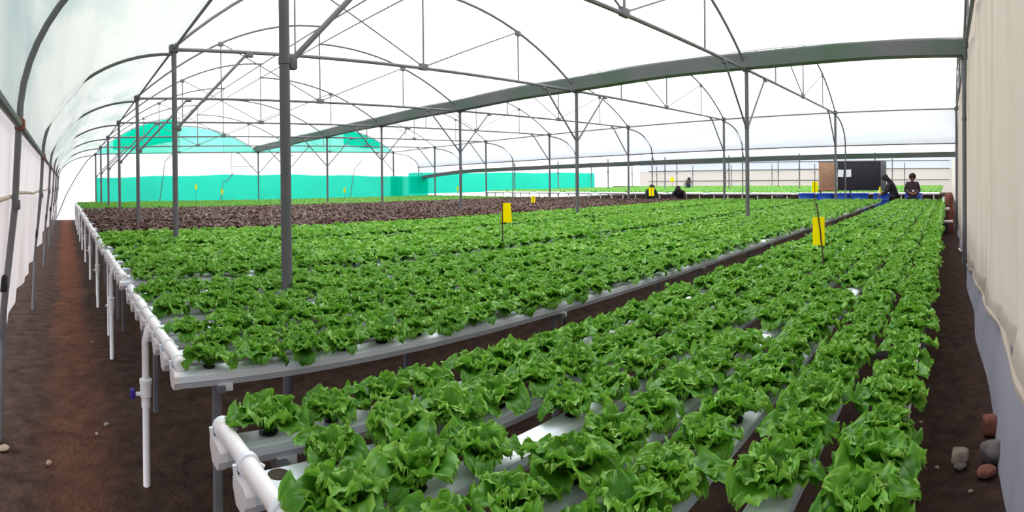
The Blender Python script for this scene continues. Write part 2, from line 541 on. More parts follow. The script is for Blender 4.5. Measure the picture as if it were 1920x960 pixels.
def right_wall():
    xs = np.concatenate([np.arange(.2, 9, .05), np.arange(9, 17.7, .2)])
    zs = np.linspace(0, 1, 22)
    P = np.zeros((len(zs), len(xs), 3))
    for j, x in enumerate(xs):
        hem = max(.16, .72 - .075 * (x - 1.6)) + .02 * math.sin(x * 2.2)
        for i, t in enumerate(zs):
            z = hem + (chord_z(x, YB) + .9 - hem) * t
            fold = .016 * math.sin(x * 3.4 + .4 * math.sin(z)) + .010 * math.sin(x * 8.3 + z * .4) + .006 * math.sin(x * 17 + 1)
            P[i, j] = (x, YB - .075 + fold + .035 * math.exp(-((z - hem) / .07) ** 2), z)
    struct('wall_right', grid_mesh('wall_right', P, MATS['cream_cloth']), 'cream woven cloth wall on the right side of the path', 'wall')
    zs = np.linspace(0, 1, 8)
    P = np.zeros((len(zs), len(xs), 3))
    for j, x in enumerate(xs):
        hem = max(.16, .72 - .075 * (x - 1.6)) + .12
        for i, t in enumerate(zs):
            z = -.03 + (hem + .03) * t
            P[i, j] = (x, YB - .1 + .018 * math.sin(x * 2.6 + 1) * (1 - t) + .1 * (1 - t), z)
    struct('wall_right_skirt', grid_mesh('wall_right_skirt', P, MATS['skirt']), 'grey white plastic skirt along the foot of the cream wall', 'wall')
    m = MB()
    pts = [(x, YB - .035 + .016 * math.sin(x * 3.4), max(.16, .72 - .075 * (x - 1.6)) + .02 * math.sin(x * 2.2)) for x in np.arange(.3, 15, .12)]
    m.tube(pts, [.016 + .006 * math.sin(i * .9) for i in range(len(pts))], 7)
    tag(m.build('trim_right', MATS['cream_cloth']), 'rolled cream hem along the lower edge of the right wall', 'hem', kind='structure')
right_wall()

def end_wall():
    xs = np.linspace(RAILX - .3, 36, 150)
    zs = np.linspace(0, 1, 10)
    P = np.zeros((len(zs), len(xs), 3))
    for j, x in enumerate(xs):
        if x < AX:
            c = max(-1, min(1, (AX - x) / 1.6)); top = RAILZ + (chord_z(AX, YE) - RAILZ) * math.sqrt(max(0, 1 - c * c))
        elif x < ROWX[2]:
            lx = (x - AX) % SPAN - SPAN / 2
            top = chord_z(x, YE) + 1.5 * (1 - (abs(lx) / (SPAN / 2)) ** 2)
        else: top = 2.9
        for i, t in enumerate(zs):
            P[i, j] = (x, YE + .1 + .01 * math.sin(x * 2.1 + 3 * t), top * t)
    struct('wall_back', grid_mesh('wall_back', P, MATS['end_film']), 'white film end wall behind the green shade netting', 'wall')
end_wall()

def net_strip(name, xs, lo, hi, y, m, label):
    zs = np.linspace(0, 1, 8)
    P = np.zeros((len(zs), len(xs), 3))
    for j, x in enumerate(xs):
        for i, t in enumerate(zs):
            P[i, j] = (x, y + .012 * math.sin(x * 1.3 + 2 * t), lo(x) + (hi(x) - lo(x)) * t)
    me = grid_mesh(name, P, MATS[m])
    o = link_mesh(name, me)
    tag(o, label, 'shade net')
    return o
net_strip('shade_net', np.linspace(AX - .02, 16.6, 70), lambda x: .03, lambda x: 1.87 + .1 * math.sin((x - 1) / 14.5 * PI) + .02 * math.sin(x * 2), YE - .02, 'green_net', 'bright green shade net band across the foot of the end wall')
net_strip('shade_net', np.linspace(17.0, 33.4, 60), lambda x: .9, lambda x: 1.98 + .004 * x + .02 * math.sin(x * 1.1), YE - .0, 'green_net', 'bright green net band continuing into the neighbouring greenhouse')
net_strip('shade_net', np.linspace(15.8, 18.2, 12), lambda x: .03, lambda x: 1.86, YE - .1, 'green_net', 'green net panel at the corner under the low gutter end')
def gable(x0, full):
    def top(x):
        lx = x - x0 - SPAN / 2
        t = (lx + SPAN / 2) / (SPAN / 2) if lx < 0 else 0
        return chord_z(x, YE) + (arch_left(t)[1] if lx < 0 else arch_right(lx / (SPAN / 2))[1]) - .04
    return top
for q, x0 in enumerate(ROWX[:2]):
    tp = gable(x0, 1)
    net_strip('shade_net', np.linspace(x0 + .06, x0 + SPAN - .06, 40), lambda x: chord_z(x, YE) + .0, tp, YE - .02, 'green_net_thin',
              ['pale green netting filling the left arched gable of the end wall', 'pale green netting filling the second arched gable under the gutter'][q])
tp = gable(ROWX[0], 1)
net_strip('shade_net', np.linspace(ROWX[0] + .75, ROWX[0] + 3.6, 24), lambda x: max(chord_z(x, YE) + .18, tp(x) - 1.05 - .0 * x), lambda x: tp(x) - .01, YE - .07, 'green_net', 'darker green net patch on the left half of the left gable')
tp2 = gable(ROWX[1], 1)
net_strip('shade_net', np.linspace(ROWX[1] + 4.4, ROWX[1] + 6.5, 20), lambda x: max(chord_z(x, YE) + .2, tp2(x) - .75), lambda x: tp2(x) - .01, YE - .07, 'green_net', 'darker green net patch on the second gable near the gutter')

# ------------------------------------------------------------------ steel frame
ROWWORD = ['aisle side row', 'middle row under the gutter', 'far row']
def kword(k):
    return nth(k + 2) + ' from the right wall'
def post(row, k):
    x, y = ROWX[row], ky(k)
    zt = chord_z(x, y) + .05
    r = .034 if row < 2 else .036
    o = empty('greenhouse_post', (x, y, 0))
    tag(o, 'grey steel post in the %s, %s' % (ROWWORD[row], kword(k)), 'post', 'posts of the ' + ROWWORD[row])
    MB().tube([(0, 0, -.05), (0, 0, zt)], r, 12).build('pole', MATS['steel_dark'], o)
    MB().box((0, 0, zt - .03), (.11, .11, .12), bev=.01).build('top_bracket', MATS['steel_dark'], o)
    MB().lathe((0, 0, zt - 1.06), [(.034, 0), (.039, .004), (.039, .05), (.034, .055)], 12).build('clamp', MATS['steel_dark'], o)
    return o
for row in range(3):
    for k in KS:
        if row == 0 and k == -1: continue
        post(row, k)

def truss(si, k):
    x0 = ROWX[si]; y = ky(k); xc = x0 + SPAN / 2
    def W(lx, dz): x = xc + lx; return (x, y, chord_z(x, y) + dz)
    o = empty('roof_truss', (0, 0, 0))
    tag(o, 'arched steel roof truss over the %s span, %s' % (['left', 'far'][si], kword(k)), 'truss', 'roof trusses of the %s span' % ['left', 'far'][si])
    MB().tube([W(-SPAN / 2 + .03, 0), W(0, 0), W(SPAN / 2 - .03, 0)], .026, 8).build('bottom_chord', MATS['steel'], o)
    MB().tube([W(*arch_left(t)) for t in np.linspace(0, 1, 16)], .021, 8).build('arch', MATS['steel'], o)
    MB().tube([W(*arch_right(t)) for t in np.linspace(0, 1, 14)], .021, 8).build('arch', MATS['steel'], o)
    lt, rt = 1 - 2.1 / (SPAN / 2), 2.05 / (SPAN / 2)
    la, ra = arch_left(lt), arch_right(rt)
    MB().tube([W(0, 0), W(0, 1.58)], .016, 6).build('strut', MATS['steel'], o)
    MB().tube([W(la[0], 0), W(*la)], .014, 6).build('strut', MATS['steel'], o)
    MB().tube([W(ra[0], 0), W(*ra)], .014, 6).build('strut', MATS['steel'], o)
    MB().tube([W(0, .02), W(*la)], .012, 6).build('brace', MATS['steel'], o)
    MB().tube([W(0, .02), W(*ra)], .012, 6).build('brace', MATS['steel'], o)
    c = W(0, .02)
    MB().box(c, (.15, .06, .1), bev=.008).build('joint_plate', MATS['steel_dark'], o)
    for p in (la, ra):
        MB().box(W(p[0], p[1] - .02), (.1, .05, .09), bev=.008).build('joint_plate', MATS['steel_dark'], o)
    for s in (-1, 1):
        px = -SPAN / 2 * s
        MB().tube([W(px + .03 * s, -1.0), W(px + .95 * s, -.01)], .018 if not (si == 0 and s > 0) else .02, 8).build('knee_brace', MATS['steel'], o)
        MB().box(W(px + .97 * s, -.03), (.1, .06, .07), bev=.008).build('joint_plate', MATS['steel_dark'], o)
        if si == 0 and s > 0:
            MB().box(W(px + .055, -1.0), (.05, .05, .075), bev=.006).build('joint_plate', MATS['steel_dark'], o)
    return o
for si in range(2):
    for k in KS: truss(si, k)

def eave_arc(side, k):
    y = ky(k)
    pts = [eave_pt(a, y, side) for a in np.linspace(0, PI / 2, 18)]
    o = empty('eave_arc', (0, 0, 0))
    tag(o, 'curved steel eave hoop on the %s side, %s' % ('left' if side < 0 else 'far', kword(k)), 'hoop', 'eave hoops on the %s side' % ('left' if side < 0 else 'far'))
    MB().tube(pts, .02, 8).build('hoop', MATS['steel'], o)
    if side < 0:
        x = RAILX
        MB().tube([(x, y, RAILZ + .02), (x - .03, y, 1.4), (x - .10, y, .8), (x - .14, y, -.05)], .02, 8).build('leg', MATS['steel'], o)
        MB().box((x + .005, y, RAILZ), (.06, .07, .07), bev=.01).build('clamp', MATS['rust'], o)
        MB().box((x - .02, y, 1.42), (.045, .05, .06), bev=.008).build('clamp', MATS['steel_dark'], o)
        MB().box((x - .10, y, .95), (.05, .06, .1), bev=.01).build('clamp', MATS['black_rubber'], o)
    else:
        zr = rail2_z(y)
        MB().tube([(RAIL2X, y, zr), (RAIL2X + .1, y, zr - .25), (RAIL2X + .28, y, zr - .42)], .018, 6).build('tail', MATS['steel'], o)
        MB().tube([(RAIL2X, y, zr), (RAIL2X, y, -.05)], .022, 8).build('leg', MATS['steel'], o)
        MB().box((RAIL2X, y, zr), (.06, .06, .07), bev=.01).build('clamp', MATS['steel_dark'], o)
for k in range(0, 7): eave_arc(-1, k)
for k in range(0, 7): eave_arc(1, k)

def long_pipe(name, fn, r, label, cat, m='steel', y0=None, y1=None, n=30):
    ys = np.linspace(YB if y0 is None else y0, YE if y1 is None else y1, n)
    o = MB().tube([fn(y) for y in ys], r, 8).build(name, MATS[m])
    tag(o, label, cat)
long_pipe('rail', lambda y: (RAILX, y, RAILZ), .024, 'grey steel rail along the top of the left curtain', 'rail')
long_pipe('strap', lambda y: (RAILX - .06, y, 1.47 + .015 * math.sin(y * 1.9)), .012, 'tan strap running across the left curtain at eye height', 'strap', 'strap')
long_pipe('rail', lambda y: (RAIL2X, y, rail2_z(y)), .022, 'thin steel rail just above the far low gutter', 'rail')
long_pipe('eave_purlin', lambda y: (ROWX[0], y, chord_z(ROWX[0], y) + .01), .018, 'steel eave purlin along the tops of the aisle side posts', 'purlin')
long_pipe('eave_purlin', lambda y: (ROWX[2], y, chord_z(ROWX[2], y) + .015), .02, 'steel eave purlin along the tops of the far posts', 'purlin')
for si in range(2):
    w = ['left', 'far'][si]
    long_pipe('ridge_purlin', lambda y: (ROWX[si] + SPAN / 2 + .05, y, chord_z(ROWX[si] + SPAN / 2, y) + 1.6), .017, 'upper ridge purlin of the %s span' % w, 'purlin')
    long_pipe('ridge_purlin', lambda y: (ROWX[si] + SPAN / 2, y, chord_z(ROWX[si] + SPAN / 2, y) + 1.22), .013, 'lower ridge purlin under the vent of the %s span' % w, 'purlin')

def gutter(name, fn, prof, label, y0, y1, n, group):
    o = MB()
    ys = np.linspace(y0, y1, n)
    vs, fs = [], []
    m = len(prof)
    for y in ys:
        x, z = fn(y)
        vs += [(x + a, y, z + b) for a, b in prof]
    for i in range(n - 1):
        for k in range(m):
            fs.append((i * m + k, i * m + (k + 1) % m, (i + 1) * m + (k + 1) % m, (i + 1) * m + k))
    fs += [tuple(reversed(range(m))), tuple(range((n - 1) * m, n * m))]
    o.add(vs, fs)
    tag(o.build(name, MATS['gutter'], smooth=False), label, 'gutter', group)
big = [(-.2, .235), (-.17, .235), (-.1, .03), (.1, .03), (.17, .235), (.2, .235), (.2, .21), (.12, 0), (-.12, 0), (-.2, .21)]
gutter('rain_gutter', lambda y: (ROWX[1], chord_z(ROWX[1], y) + .02 + .01 * math.sin(y * 1.7)), big, 'wide grey green rain gutter running over the middle row of posts', YB - .05, YE + .2, 40, 'rain gutters')
small = [(-.12, .17), (-.1, .17), (-.07, .02), (.07, .02), (.1, .17), (.12, .17), (.12, .15), (.08, 0), (-.08, 0), (-.12, .15)]
def g2(y):
    z = 2.23 - .012 * y
    if y > 20: z -= .02 * (y - 20) ** 1.7
    return RAIL2X + .28, z
gutter('rain_gutter', g2, small, 'low narrow rain gutter beyond the far row of posts', YB - .05, YE + .3, 40, 'rain gutters')

# braces and frame of the end wall
for i, (x, h) in enumerate(((4.25, 2.95), (7.0, 2.0), (9.9, 2.9), (13.6, 2.6))):
    pts = [(x + .5, YE - .06, h + .05), (x + .12, YE - .06, h - .35), (x, YE - .06, 1.7), (x - .25, YE - .06, .05)]
    tag(MB().tube(pts, .018, 6).build('brace_pole', MATS['steel']), '%s bent brace pole from the left against the end wall' % nth(i + 1), 'pole', 'bent poles on the end wall')
tag(MB().tube([(1.3, YE - .1, 2.96), (.95, YE - .1, 2.62), (.5, YE - .1, 1.95), (.05, YE - .1, 1.12), (-.36, YE - .1, .1)], .02, 6).build('brace_pole', MATS['steel']), 'bent brace pole raking across the white end of the left aisle', 'pole')
o = empty('vent_frame', (7.75, YE - .05, 0))
tag(o, 'thin steel frame on the white end wall left of the gutter end', 'frame')
for a, b in (((-.35, 0, 1.9), (-.35, 0, 3.0)), ((-.35, 0, 2.35), (.75, 0, 2.35))):
    MB().tube([a, b], .012, 6).build('bar', MATS['steel'], o)

# ------------------------------------------------------------------ growing beds
CH = [(-.024, -.066), (.024, -.066), (.041, -.04), (.046, -.036), (.047, -.012), (.043, -.007), (.030, 0), (-.030, 0), (-.043, -.007), (-.047, -.012), (-.046, -.036), (-.041, -.04)]
chan_me = MB().prism_x(CH, BED_X0, BED_X1).mesh('channel', MATS['pvc'], smooth=False)
cap_prof = [(a * 1.07, b * 1.05 + .001) for a, b in CH]
cap_me = MB().prism_x(cap_prof, BED_X0 - .01, BED_X0 + .014).mesh('end_cap', MATS['pvc_pipe'], smooth=False)
hole_me = MB().lathe((0, 0, 0), [(.027, -.0), (.027, .0012), (.024, .0012)], 20).mesh('painted_hole', MATS['hole_shade'])  # dark brown disc with the shade of an empty opening put into its colour
tot = {n: len(v) for n, v in beds.items()}
for n, rows in beds.items():
    for i, y in enumerate(rows):
        dz = .0
        if n == 1: lab = 'white ribbed growing channel, %s of seven from the wall path in the nearest bed' % nth(i + 1)
        else: lab = 'white ribbed growing channel, %s from the front of the %s bed' % (nth(i + 1), BEDNAME[n])
        c = link_mesh('growing_channel', chan_me, None, (0, y, BED_TOP))
        tag(c, lab, 'channel', 'growing channels of the %s bed' % BEDNAME[n])
        link_mesh('end_cap', cap_me, c)
        if n == 1 and i == 5:
            link_mesh('painted_hole', hole_me, c, (.492, 0, 0))
    # header pipe on top of the channel ends
    ya, yb = rows[0] - .01, rows[-1] + .05
    if n == 1: yb = rows[-1] + .035
    h = empty('header_pipe', (.425, ya, PIPE_Z))
    tag(h, 'white header pipe lying across the aisle ends of the %s bed' % BEDNAME[n], 'pipe', 'white header pipes')
    L = yb - ya
    MB().tube([(0, 0, 0), (0, L, 0)], .0225, 16).build('pipe', MATS['pvc_pipe'], h)
    for e in ((-.012, .03), (L - .03, L + .012)):
        MB().tube([(0, e[0], 0), (0, e[0] + .006, 0), (0, e[1] - .006, 0), (0, e[1], 0)], [.022, .027, .027, .022], 16).build('end_plug', MATS['pvc_pipe'], h)
    if n <= 4:
        for i, y in enumerate(rows):
            m = MB()
            q = y - ya
            m.tube([(0, q + .022, 0), (0, q + .042, 0)], .0285, 14)
            m.tube([(-.034, q + .03, .004), (-.030, q + .032, -.03), (-.022, q + .02, -.05)], .006, 6)
            m.tube([(.026, q + .032, -.004), (.04, q + .03, -.014)], .006, 6)
            m.build('clip', MATS['clip'], h)
    # drain pipe with valve
    yd = rows[0] + (.66 if n > 1 else .45)
    if n > 1:
        d = empty('drain_pipe', (.385, yd, 0))
        tag(d, 'white drain pipe with a valve standing at the aisle end of the %s bed' % BEDNAME[n], 'pipe', 'drain pipes along the aisle')
        MB().tube([(0, 0, 0), (.0, .0, PIPE_Z - .1), (.012, 0, PIPE_Z - .04), (.036, 0, PIPE_Z - .004)], .0175, 12).build('pipe', MATS['pvc_pipe'], d)
        MB().lathe((0, 0, .40), [(.0175, 0), (.022, .002), (.022, .05), (.028, .054), (.028, .12), (.031, .122), (.031, .142), (.0175, .146)], 16).build('valve_body', MATS['pvc_pipe'], d)
        v = MB().tube([(-.02, 0, .47), (-.05, 0, .47)], .011, 8).build('valve_stem', MATS['pvc_pipe'], d)
        if n in (2,):
            MB().box((-.065, 0, .473), (.022, .03, .05), bev=.006).build('handle', MATS['valve_blue'], v)
        if n > 2:
            d2 = link_mesh('riser_pipe', MB().tube([(0, 0, 0), (0, 0, .77)], .012, 8).mesh('riser_pipe', MATS['pvc_pipe']), None, (.415, yd + .75, 0))
            tag(d2, 'thin white riser pipe behind the drain of the %s bed' % BEDNAME[n], 'pipe', 'thin risers along the aisle')
    # trestles
    xs = [.57 + 1.9 * j for j in range(9)] if n <= 3 else [.57, 2.47]
    for j, x in enumerate(xs):
        t = empty('bed_trestle', (x, rows[0], 0))
        tag(t, 'grey steel trestle under the %s bed, %s from the aisle' % (BEDNAME[n], nth(j + 1)), 'trestle', 'trestles under the %s bed' % BEDNAME[n])
        W = rows[-1] - rows[0]
        MB().box((0, W / 2, BED_TOP - .078), (.035, W + .1, .03), bev=.004).build('crossbar', MATS['leg_grey'], t)
        for yy in (.02, W - .02):
            MB().box((0, yy, (BED_TOP - .09) / 2 - .03), (.032, .032, BED_TOP - .09 + .06), bev=.004).build('leg', MATS['leg_grey'], t)
        if n <= 2:
            for yy in (.0, W):
                MB().box((.02, yy - .03, BED_TOP - .075), (.06, .012, .03), bev=.003).build('bracket', MATS['clip'], t)

# ------------------------------------------------------------------ lettuce
def leaf_grid(rng, L, W, a0, a1, nl, nw, A, nf, dent):
    s = np.linspace(0, 1, nl + 1)[:, None]
    w = np.linspace(-1, 1, nw + 1)[None, :]
    ang = a0 + (a1 - a0) * s[:, 0] ** 1.3
    ds = np.diff(s[:, 0], prepend=0)
    r = np.cumsum(np.sin(ang) * ds) * L + .008
    z = np.cumsum(np.cos(ang) * ds) * L
    wid = .24 + .76 * np.sin(np.clip(s / .66, 0, 1) * PI / 2) ** 1.5
    end = np.sqrt(np.clip(1 - (np.clip(s - .62, 0, 1) / .40) ** 2, 0.02, 1))
    hw = W * wid * end
    p = rng.uniform(0, 6.3, 6)
    aw = np.abs(w)
    sg = np.where(w < 0, p[0], p[1])
    side_e = aw ** 2.4 * np.clip(s * 1.7 - .15, 0, 1)
    end_e = s ** 4.5
    tau = 2 * PI
    ruf = A * side_e * (np.sin(tau * nf * .42 * s + sg) + .5 * np.sin(tau * nf * .86 * s + sg * 1.7))
    ruf = ruf + A * end_e * (1 - .6 * aw) * (np.sin(tau * nf * .30 * w + p[2]) + .5 * np.sin(tau * nf * .66 * w + p[3]))
    ruf = ruf + A * .55 * np.sin(4.5 * s + p[4]) * np.sin(2.2 * w + p[5]) * s
    e = np.clip(np.maximum(side_e, end_e), 0, 1)
    fold = W * .55 * aw ** 1.6 * (1 - .75 * s)
    curl = -W * .35 * end_e
    jag = 1 + dent * e * np.sin(tau * nf * .9 * s + sg * 2.1)
    y = w * hw * jag
    lenx = dent * L * .55 * (s ** 5) * np.sin(tau * nf * .55 * w + p[3])
    off = ruf + fold + curl
    ca, sa = np.cos(ang)[:, None], np.sin(ang)[:, None]
    X = r[:, None] + lenx * sa - off * ca
    Z = z[:, None] + lenx * ca + off * sa
    return np.stack([X, y + 0 * X, Z], -1), e + 0 * X
def lettuce_template(seed, leaves, nl, nw, A=.012, nf=8, dent=.06, flat=0, size=1.):
    rng = np.random.default_rng(seed)
    V, Q, T, off = [], [], [], 0
    for i in range(leaves):
        f = i / max(1, leaves - 1)
        az = i * 2.39996 + rng.uniform(-.4, .4)
        a0 = math.radians(46 - 40 * f + rng.uniform(-9, 9) + flat)
        a1 = math.radians(104 - 70 * f + rng.uniform(-18, 18) + flat)
        if f < .2: a1 += math.radians(rng.uniform(0, 40))
        L = (.128 - .045 * f) * rng.uniform(.8, 1.14) * size
        W = (.050 - .020 * f) * rng.uniform(.85, 1.2) * size
        P, e = leaf_grid(rng, L, W, a0, a1, nl, nw, A * rng.uniform(.7, 1.3) * size, nf, dent)
        roll = rng.uniform(-.35, .35)
        y, z = P[..., 1] * math.cos(roll), P[..., 2] + P[..., 1] * math.sin(roll)
        ca, sa = math.cos(az), math.sin(az)
        Pn = np.stack([P[..., 0] * ca - y * sa, P[..., 0] * sa + y * ca, z + .004], -1)
        ii = np.arange((nl + 1) * (nw + 1)).reshape(nl + 1, nw + 1) + off
        V.append(Pn.reshape(-1, 3))
        Q.append(np.stack([ii[:-1, :-1], ii[1:, :-1], ii[1:, 1:], ii[:-1, 1:]], -1).reshape(-1, 4))
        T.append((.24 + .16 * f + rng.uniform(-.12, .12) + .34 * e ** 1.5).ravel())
        off += (nl + 1) * (nw + 1)
    return np.concatenate(V), np.concatenate(Q), np.concatenate(T)

T0 = [lettuce_template(100 + i, 21, 20, 20, nf=6) for i in range(8)]
T1 = [lettuce_template(200 + i, 15, 8, 8, A=.014, nf=3.4) for i in range(6)]
T2 = [lettuce_template(300 + i, 11, 4, 5, A=.014, nf=2, dent=.03) for i in range(5)]
T3 = [lettuce_template(400 + i, 7, 2, 2, A=.014, nf=2, dent=0) for i in range(4)]
R1 = [lettuce_template(500 + i, 11, 4, 7, A=.012, nf=6, flat=12, size=.92) for i in range(5)]
R2 = [lettuce_template(600 + i, 8, 3, 3, A=.014, nf=4, flat=12, size=.92) for i in range(4)]
T0M = [quad_mesh('lettuce', v, q, MATS['lettuce_green'], t) for v, q, t in T0]
R1M = [quad_mesh('red_lettuce', v, q, MATS['lettuce_red'], t) for v, q, t in R1]
cup_me = MB().lathe((0, 0, -.02), [(.019, 0), (.023, .0215), (.026, .0225), (.026, .0245), (.021, .0245)], 14).mesh('net_cup', MATS['cup'])

def mass(name, items, m):
    """items: list of (template, x, y, z, scale, rz, tilt_x, tilt_y) merged into one mesh"""
    V, Q, T, off = [], [], [], 0
    for (tp, x, y, z, s, a, tx, ty) in items:
        v, q, t = tp
        ca, sa = math.cos(a), math.sin(a)
        p = np.empty_like(v)
        p[:, 0] = (v[:, 0] * ca - v[:, 1] * sa) * s + tx * v[:, 2] + x
        p[:, 1] = (v[:, 0] * sa + v[:, 1] * ca) * s + ty * v[:, 2] + y
        p[:, 2] = v[:, 2] * s + z
        V.append(p); Q.append(q + off); T.append(t + random.uniform(-.1, .1)); off += len(v)
    return quad_mesh(name, np.concatenate(V), np.concatenate(Q), MATS[m], np.concatenate(T))

STEP = .19
postspots = [(ROWX[r], ky(k)) for r in range(3) for k in KS]
def plants(n):
    out = []
    for i, y in enumerate(beds[n]):
        stag = i % 2
        x = .545 if stag == 0 else .64
        c = 0
        while x < BED_X1 - .08:
            c += 1
            xx = x + random.uniform(-.012, .012)
            if not any(math.hypot(xx - a, y - b) < .09 for a, b in postspots) and not (n <= 2 and random.random() < .035):
                out.append((n, i, c, xx, y))
            x += STEP
    return out
def in_view(x, y, z, pad=25):
    u, v = pix(x, y, z)
    return -pad < u < 1920 + pad and -pad < v < 960 + pad
green = [p for n in (1, 2, 3, 4) for p in plants(n)]
near = [p for p in green if in_view(p[3], p[4], BED_TOP + .06, 10)]
near.sort(key=lambda p: math.hypot(p[3], p[4]))
pick = set(near[:300])
rowcount = {}
for p in sorted(pick, key=lambda p: p[3]):
    n, i, c, x, y = p
    rowcount[(n, i)] = rowcount.get((n, i), 0) + 1
    startsin = in_view(BED_X0 + .16, y, BED_TOP + .06, 0)
    if startsin: where = '%s from the header pipe' % nth(rowcount[(n, i)])
    else: where = '%s up from the photo\'s bottom' % nth(rowcount[(n, i)])
    if n == 1: lab = 'green lettuce, %s, nearest bed, %s row from path' % (where, nth(i + 1))
    else: lab = 'green lettuce, %s, %s bed, %s row from front' % (where, BEDNAME[n], nth(i + 1))
    k = random.randrange(8)
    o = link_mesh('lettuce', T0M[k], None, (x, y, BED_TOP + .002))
    s = random.uniform(.84, 1.12)
    o.rotation_euler = (random.uniform(-.12, .12), random.uniform(-.12, .12), random.uniform(0, 2 * PI))
    o.scale = (s, s, s * random.uniform(.9, 1.1))
    tag(o, lab, 'lettuce', 'green lettuces in the near beds')
    if math.hypot(x, y) < 2.6:
        link_mesh('net_cup', cup_me, o)
def rnd_item(tp, x, y, z, s):
    return (random.choice(tp), x, y, z, s, random.uniform(0, 6.28), random.uniform(-.15, .15), random.uniform(-.15, .15))
items = []
for p in green:
    if p in pick: continue
    r = math.hypot(p[3], p[4])
    if r < 1.1 and not in_view(p[3], p[4], BED_TOP + .06, 260): continue
    tp = T0 if r < 2.2 else T1 if r < 7.5 else T2
    items.append(rnd_item(tp, p[3], p[4], BED_TOP + .002, random.uniform(.9, 1.16) * (1.04 if p[0] > 1 else 1)))
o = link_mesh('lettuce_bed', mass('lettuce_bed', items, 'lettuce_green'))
tag(o, 'dense green lettuces filling the near beds beyond the closest plants', 'lettuce', 'green lettuces in the near beds', 'stuff')

red = [p for n in (5, 6, 7, 8) for p in plants(n)]
rn = sorted([p for p in red if in_view(p[3], p[4], BED_TOP + .05, 0)], key=lambda p: math.hypot(p[3], p[4]))
rpick = set(rn[:300])
for p in sorted(rpick, key=lambda p: p[3]):
    n, i, c, x, y = p
    o = link_mesh('red_lettuce', random.choice(R1M), None, (x, y, BED_TOP + .002))
    s = random.uniform(.85, 1.15)
    o.rotation_euler = (random.uniform(-.1, .1), random.uniform(-.1, .1), random.uniform(0, 6.28))
    o.scale = (s, s, s)
    tag(o, 'brownish red lettuce, %s from the aisle, %s red bed, %s row from the front' % (nth(c), nth(n - 4), nth(i + 1)), 'red lettuce', 'red lettuces')
items = [rnd_item(R1 if p[4] < 10 else R2, p[3], p[4], BED_TOP + .002, random.uniform(.85, 1.15)) for p in red if p not in rpick]
o = link_mesh('red_lettuce_bed', mass('red_lettuce_bed', items, 'lettuce_red'))
tag(o, 'brownish red lettuces filling the middle beds behind the green ones', 'red lettuce', 'red lettuces', 'stuff')

far = []
for n in (9, 10, 11):
    for p in plants(n):
        if n == 9 and p[1] < 2 and p[3] < 2.9: continue
        far.append(rnd_item(T2 if p[3] < 7 else T3, p[3], p[4], BED_TOP + .002, random.uniform(.75, 1.0)))
o = link_mesh('young_lettuce_bed', mass('young_lettuce_bed', far, 'lettuce_young'))
tag(o, 'young light green lettuces on the beds before the end wall', 'lettuce', 'young lettuces before the end wall', 'stuff')

# ------------------------------------------------------------------ neighbouring greenhouse
NX0, NX1, NZ = 20.6, 38.0, .97
nb = []
yb = .3
bi = 0
while yb < 22.5:
    bi += 1
    t = empty('grow_bench', (NX0, yb, 0))
    tag(t, 'white channel bench in the neighbouring greenhouse, %s from the right wall' % nth(bi), 'bench', 'benches of the neighbouring greenhouse')
    MB().box(((NX1 - NX0) / 2, .75, NZ - .04), (NX1 - NX0, 1.5, .07), bev=.01).build('bench_top', MATS['pvc'], t)
    MB().tube([(-.03, 0, NZ - .02), (-.03, 1.55, NZ - .02)], .045, 8).build('header', MATS['pvc_pipe'], t)
    for q in (.2, .8, 1.4):
        MB().tube([(.04, q, TERR - .03), (.04, q, NZ - .07)], .03 if q == .8 else .022, 8).build('leg', MATS['pvc_pipe'], t)
    for i in range(7):
        x = NX0 + .12
        while x < NX1:
            nb.append(rnd_item(T3, x, yb + .1 + i * .22, NZ, random.uniform(.95, 1.3)))
            x += .24
    yb += 1.85
o = link_mesh('distant_lettuce_bed', mass('distant_lettuce_bed', nb, 'lettuce_young'))
tag(o, 'rows of light green lettuces in the neighbouring greenhouse', 'lettuce', 'lettuces of the neighbouring greenhouse', 'stuff')

P = np.zeros((6, 60, 3))
for j, y in enumerate(np.linspace(-1, YE + 2, 60)):
    for i, t in enumerate(np.linspace(0, 1, 6)):
        P[i, j] = (43, y, 2.3 * t)
struct('wall_far', grid_mesh('wall_far', P, MATS['far_cream']), 'cream lower wall on the far side of the neighbouring greenhouse', 'wall')
P2 = P.copy(); P2[..., 0] += .05; P2[..., 2] = 2.3 + P[..., 2] * .55
struct('wall_far_upper', grid_mesh('wall_far_upper', P2, MATS['far_white']), 'bluish white upper film above the cream far wall', 'wall')
P = np.zeros((6, 90, 3))
for j, x in enumerate(np.linspace(RAIL2X + .3, 43, 90)):
    for i, t in enumerate(np.linspace(0, 1, 6)):
        P[i, j] = (x, YB - .1 + .02 * math.sin(x * 3), 3.2 * t)
struct('wall_right_far', grid_mesh('wall_right_far', P, MATS['far_cream']), 'pale cloth wall continuing along the neighbouring greenhouse', 'wall')
for z, w in ((1.42, 'lower'), (2.32, 'middle'), (2.95, 'upper')):
    long_pipe('rail', lambda y: (42.9, y, z), .035, '%s grey rail on the far cream wall' % w, 'rail', y0=-.2, y1=YE + 1, n=4)
# posts of the neighbouring greenhouse, one row, every bay and half bay
for i, (x, y) in enumerate([(25.0, ky(k)) for k in range(0, 7)] + [(33.0, ky(k)) for k in range(0, 7)] + [(42.6, ky(k)) for k in range(0, 7)]):
    row = i // 7
    o = empty('greenhouse_post', (x, y, 0))
    tag(o, 'thin grey post, %s row past the low gutter, %s from the right wall' % (nth(row + 1), nth(i % 7 + 1)), 'post', 'posts of the neighbouring greenhouse')
    MB().tube([(0, 0, -.05), (0, 0, 2.75)], .035, 8).build('pole', MATS['steel'], o)
    MB().box((0, 0, 2.0), (.09, .09, .1), bev=.01).build('clamp', MATS['steel_dark'], o)

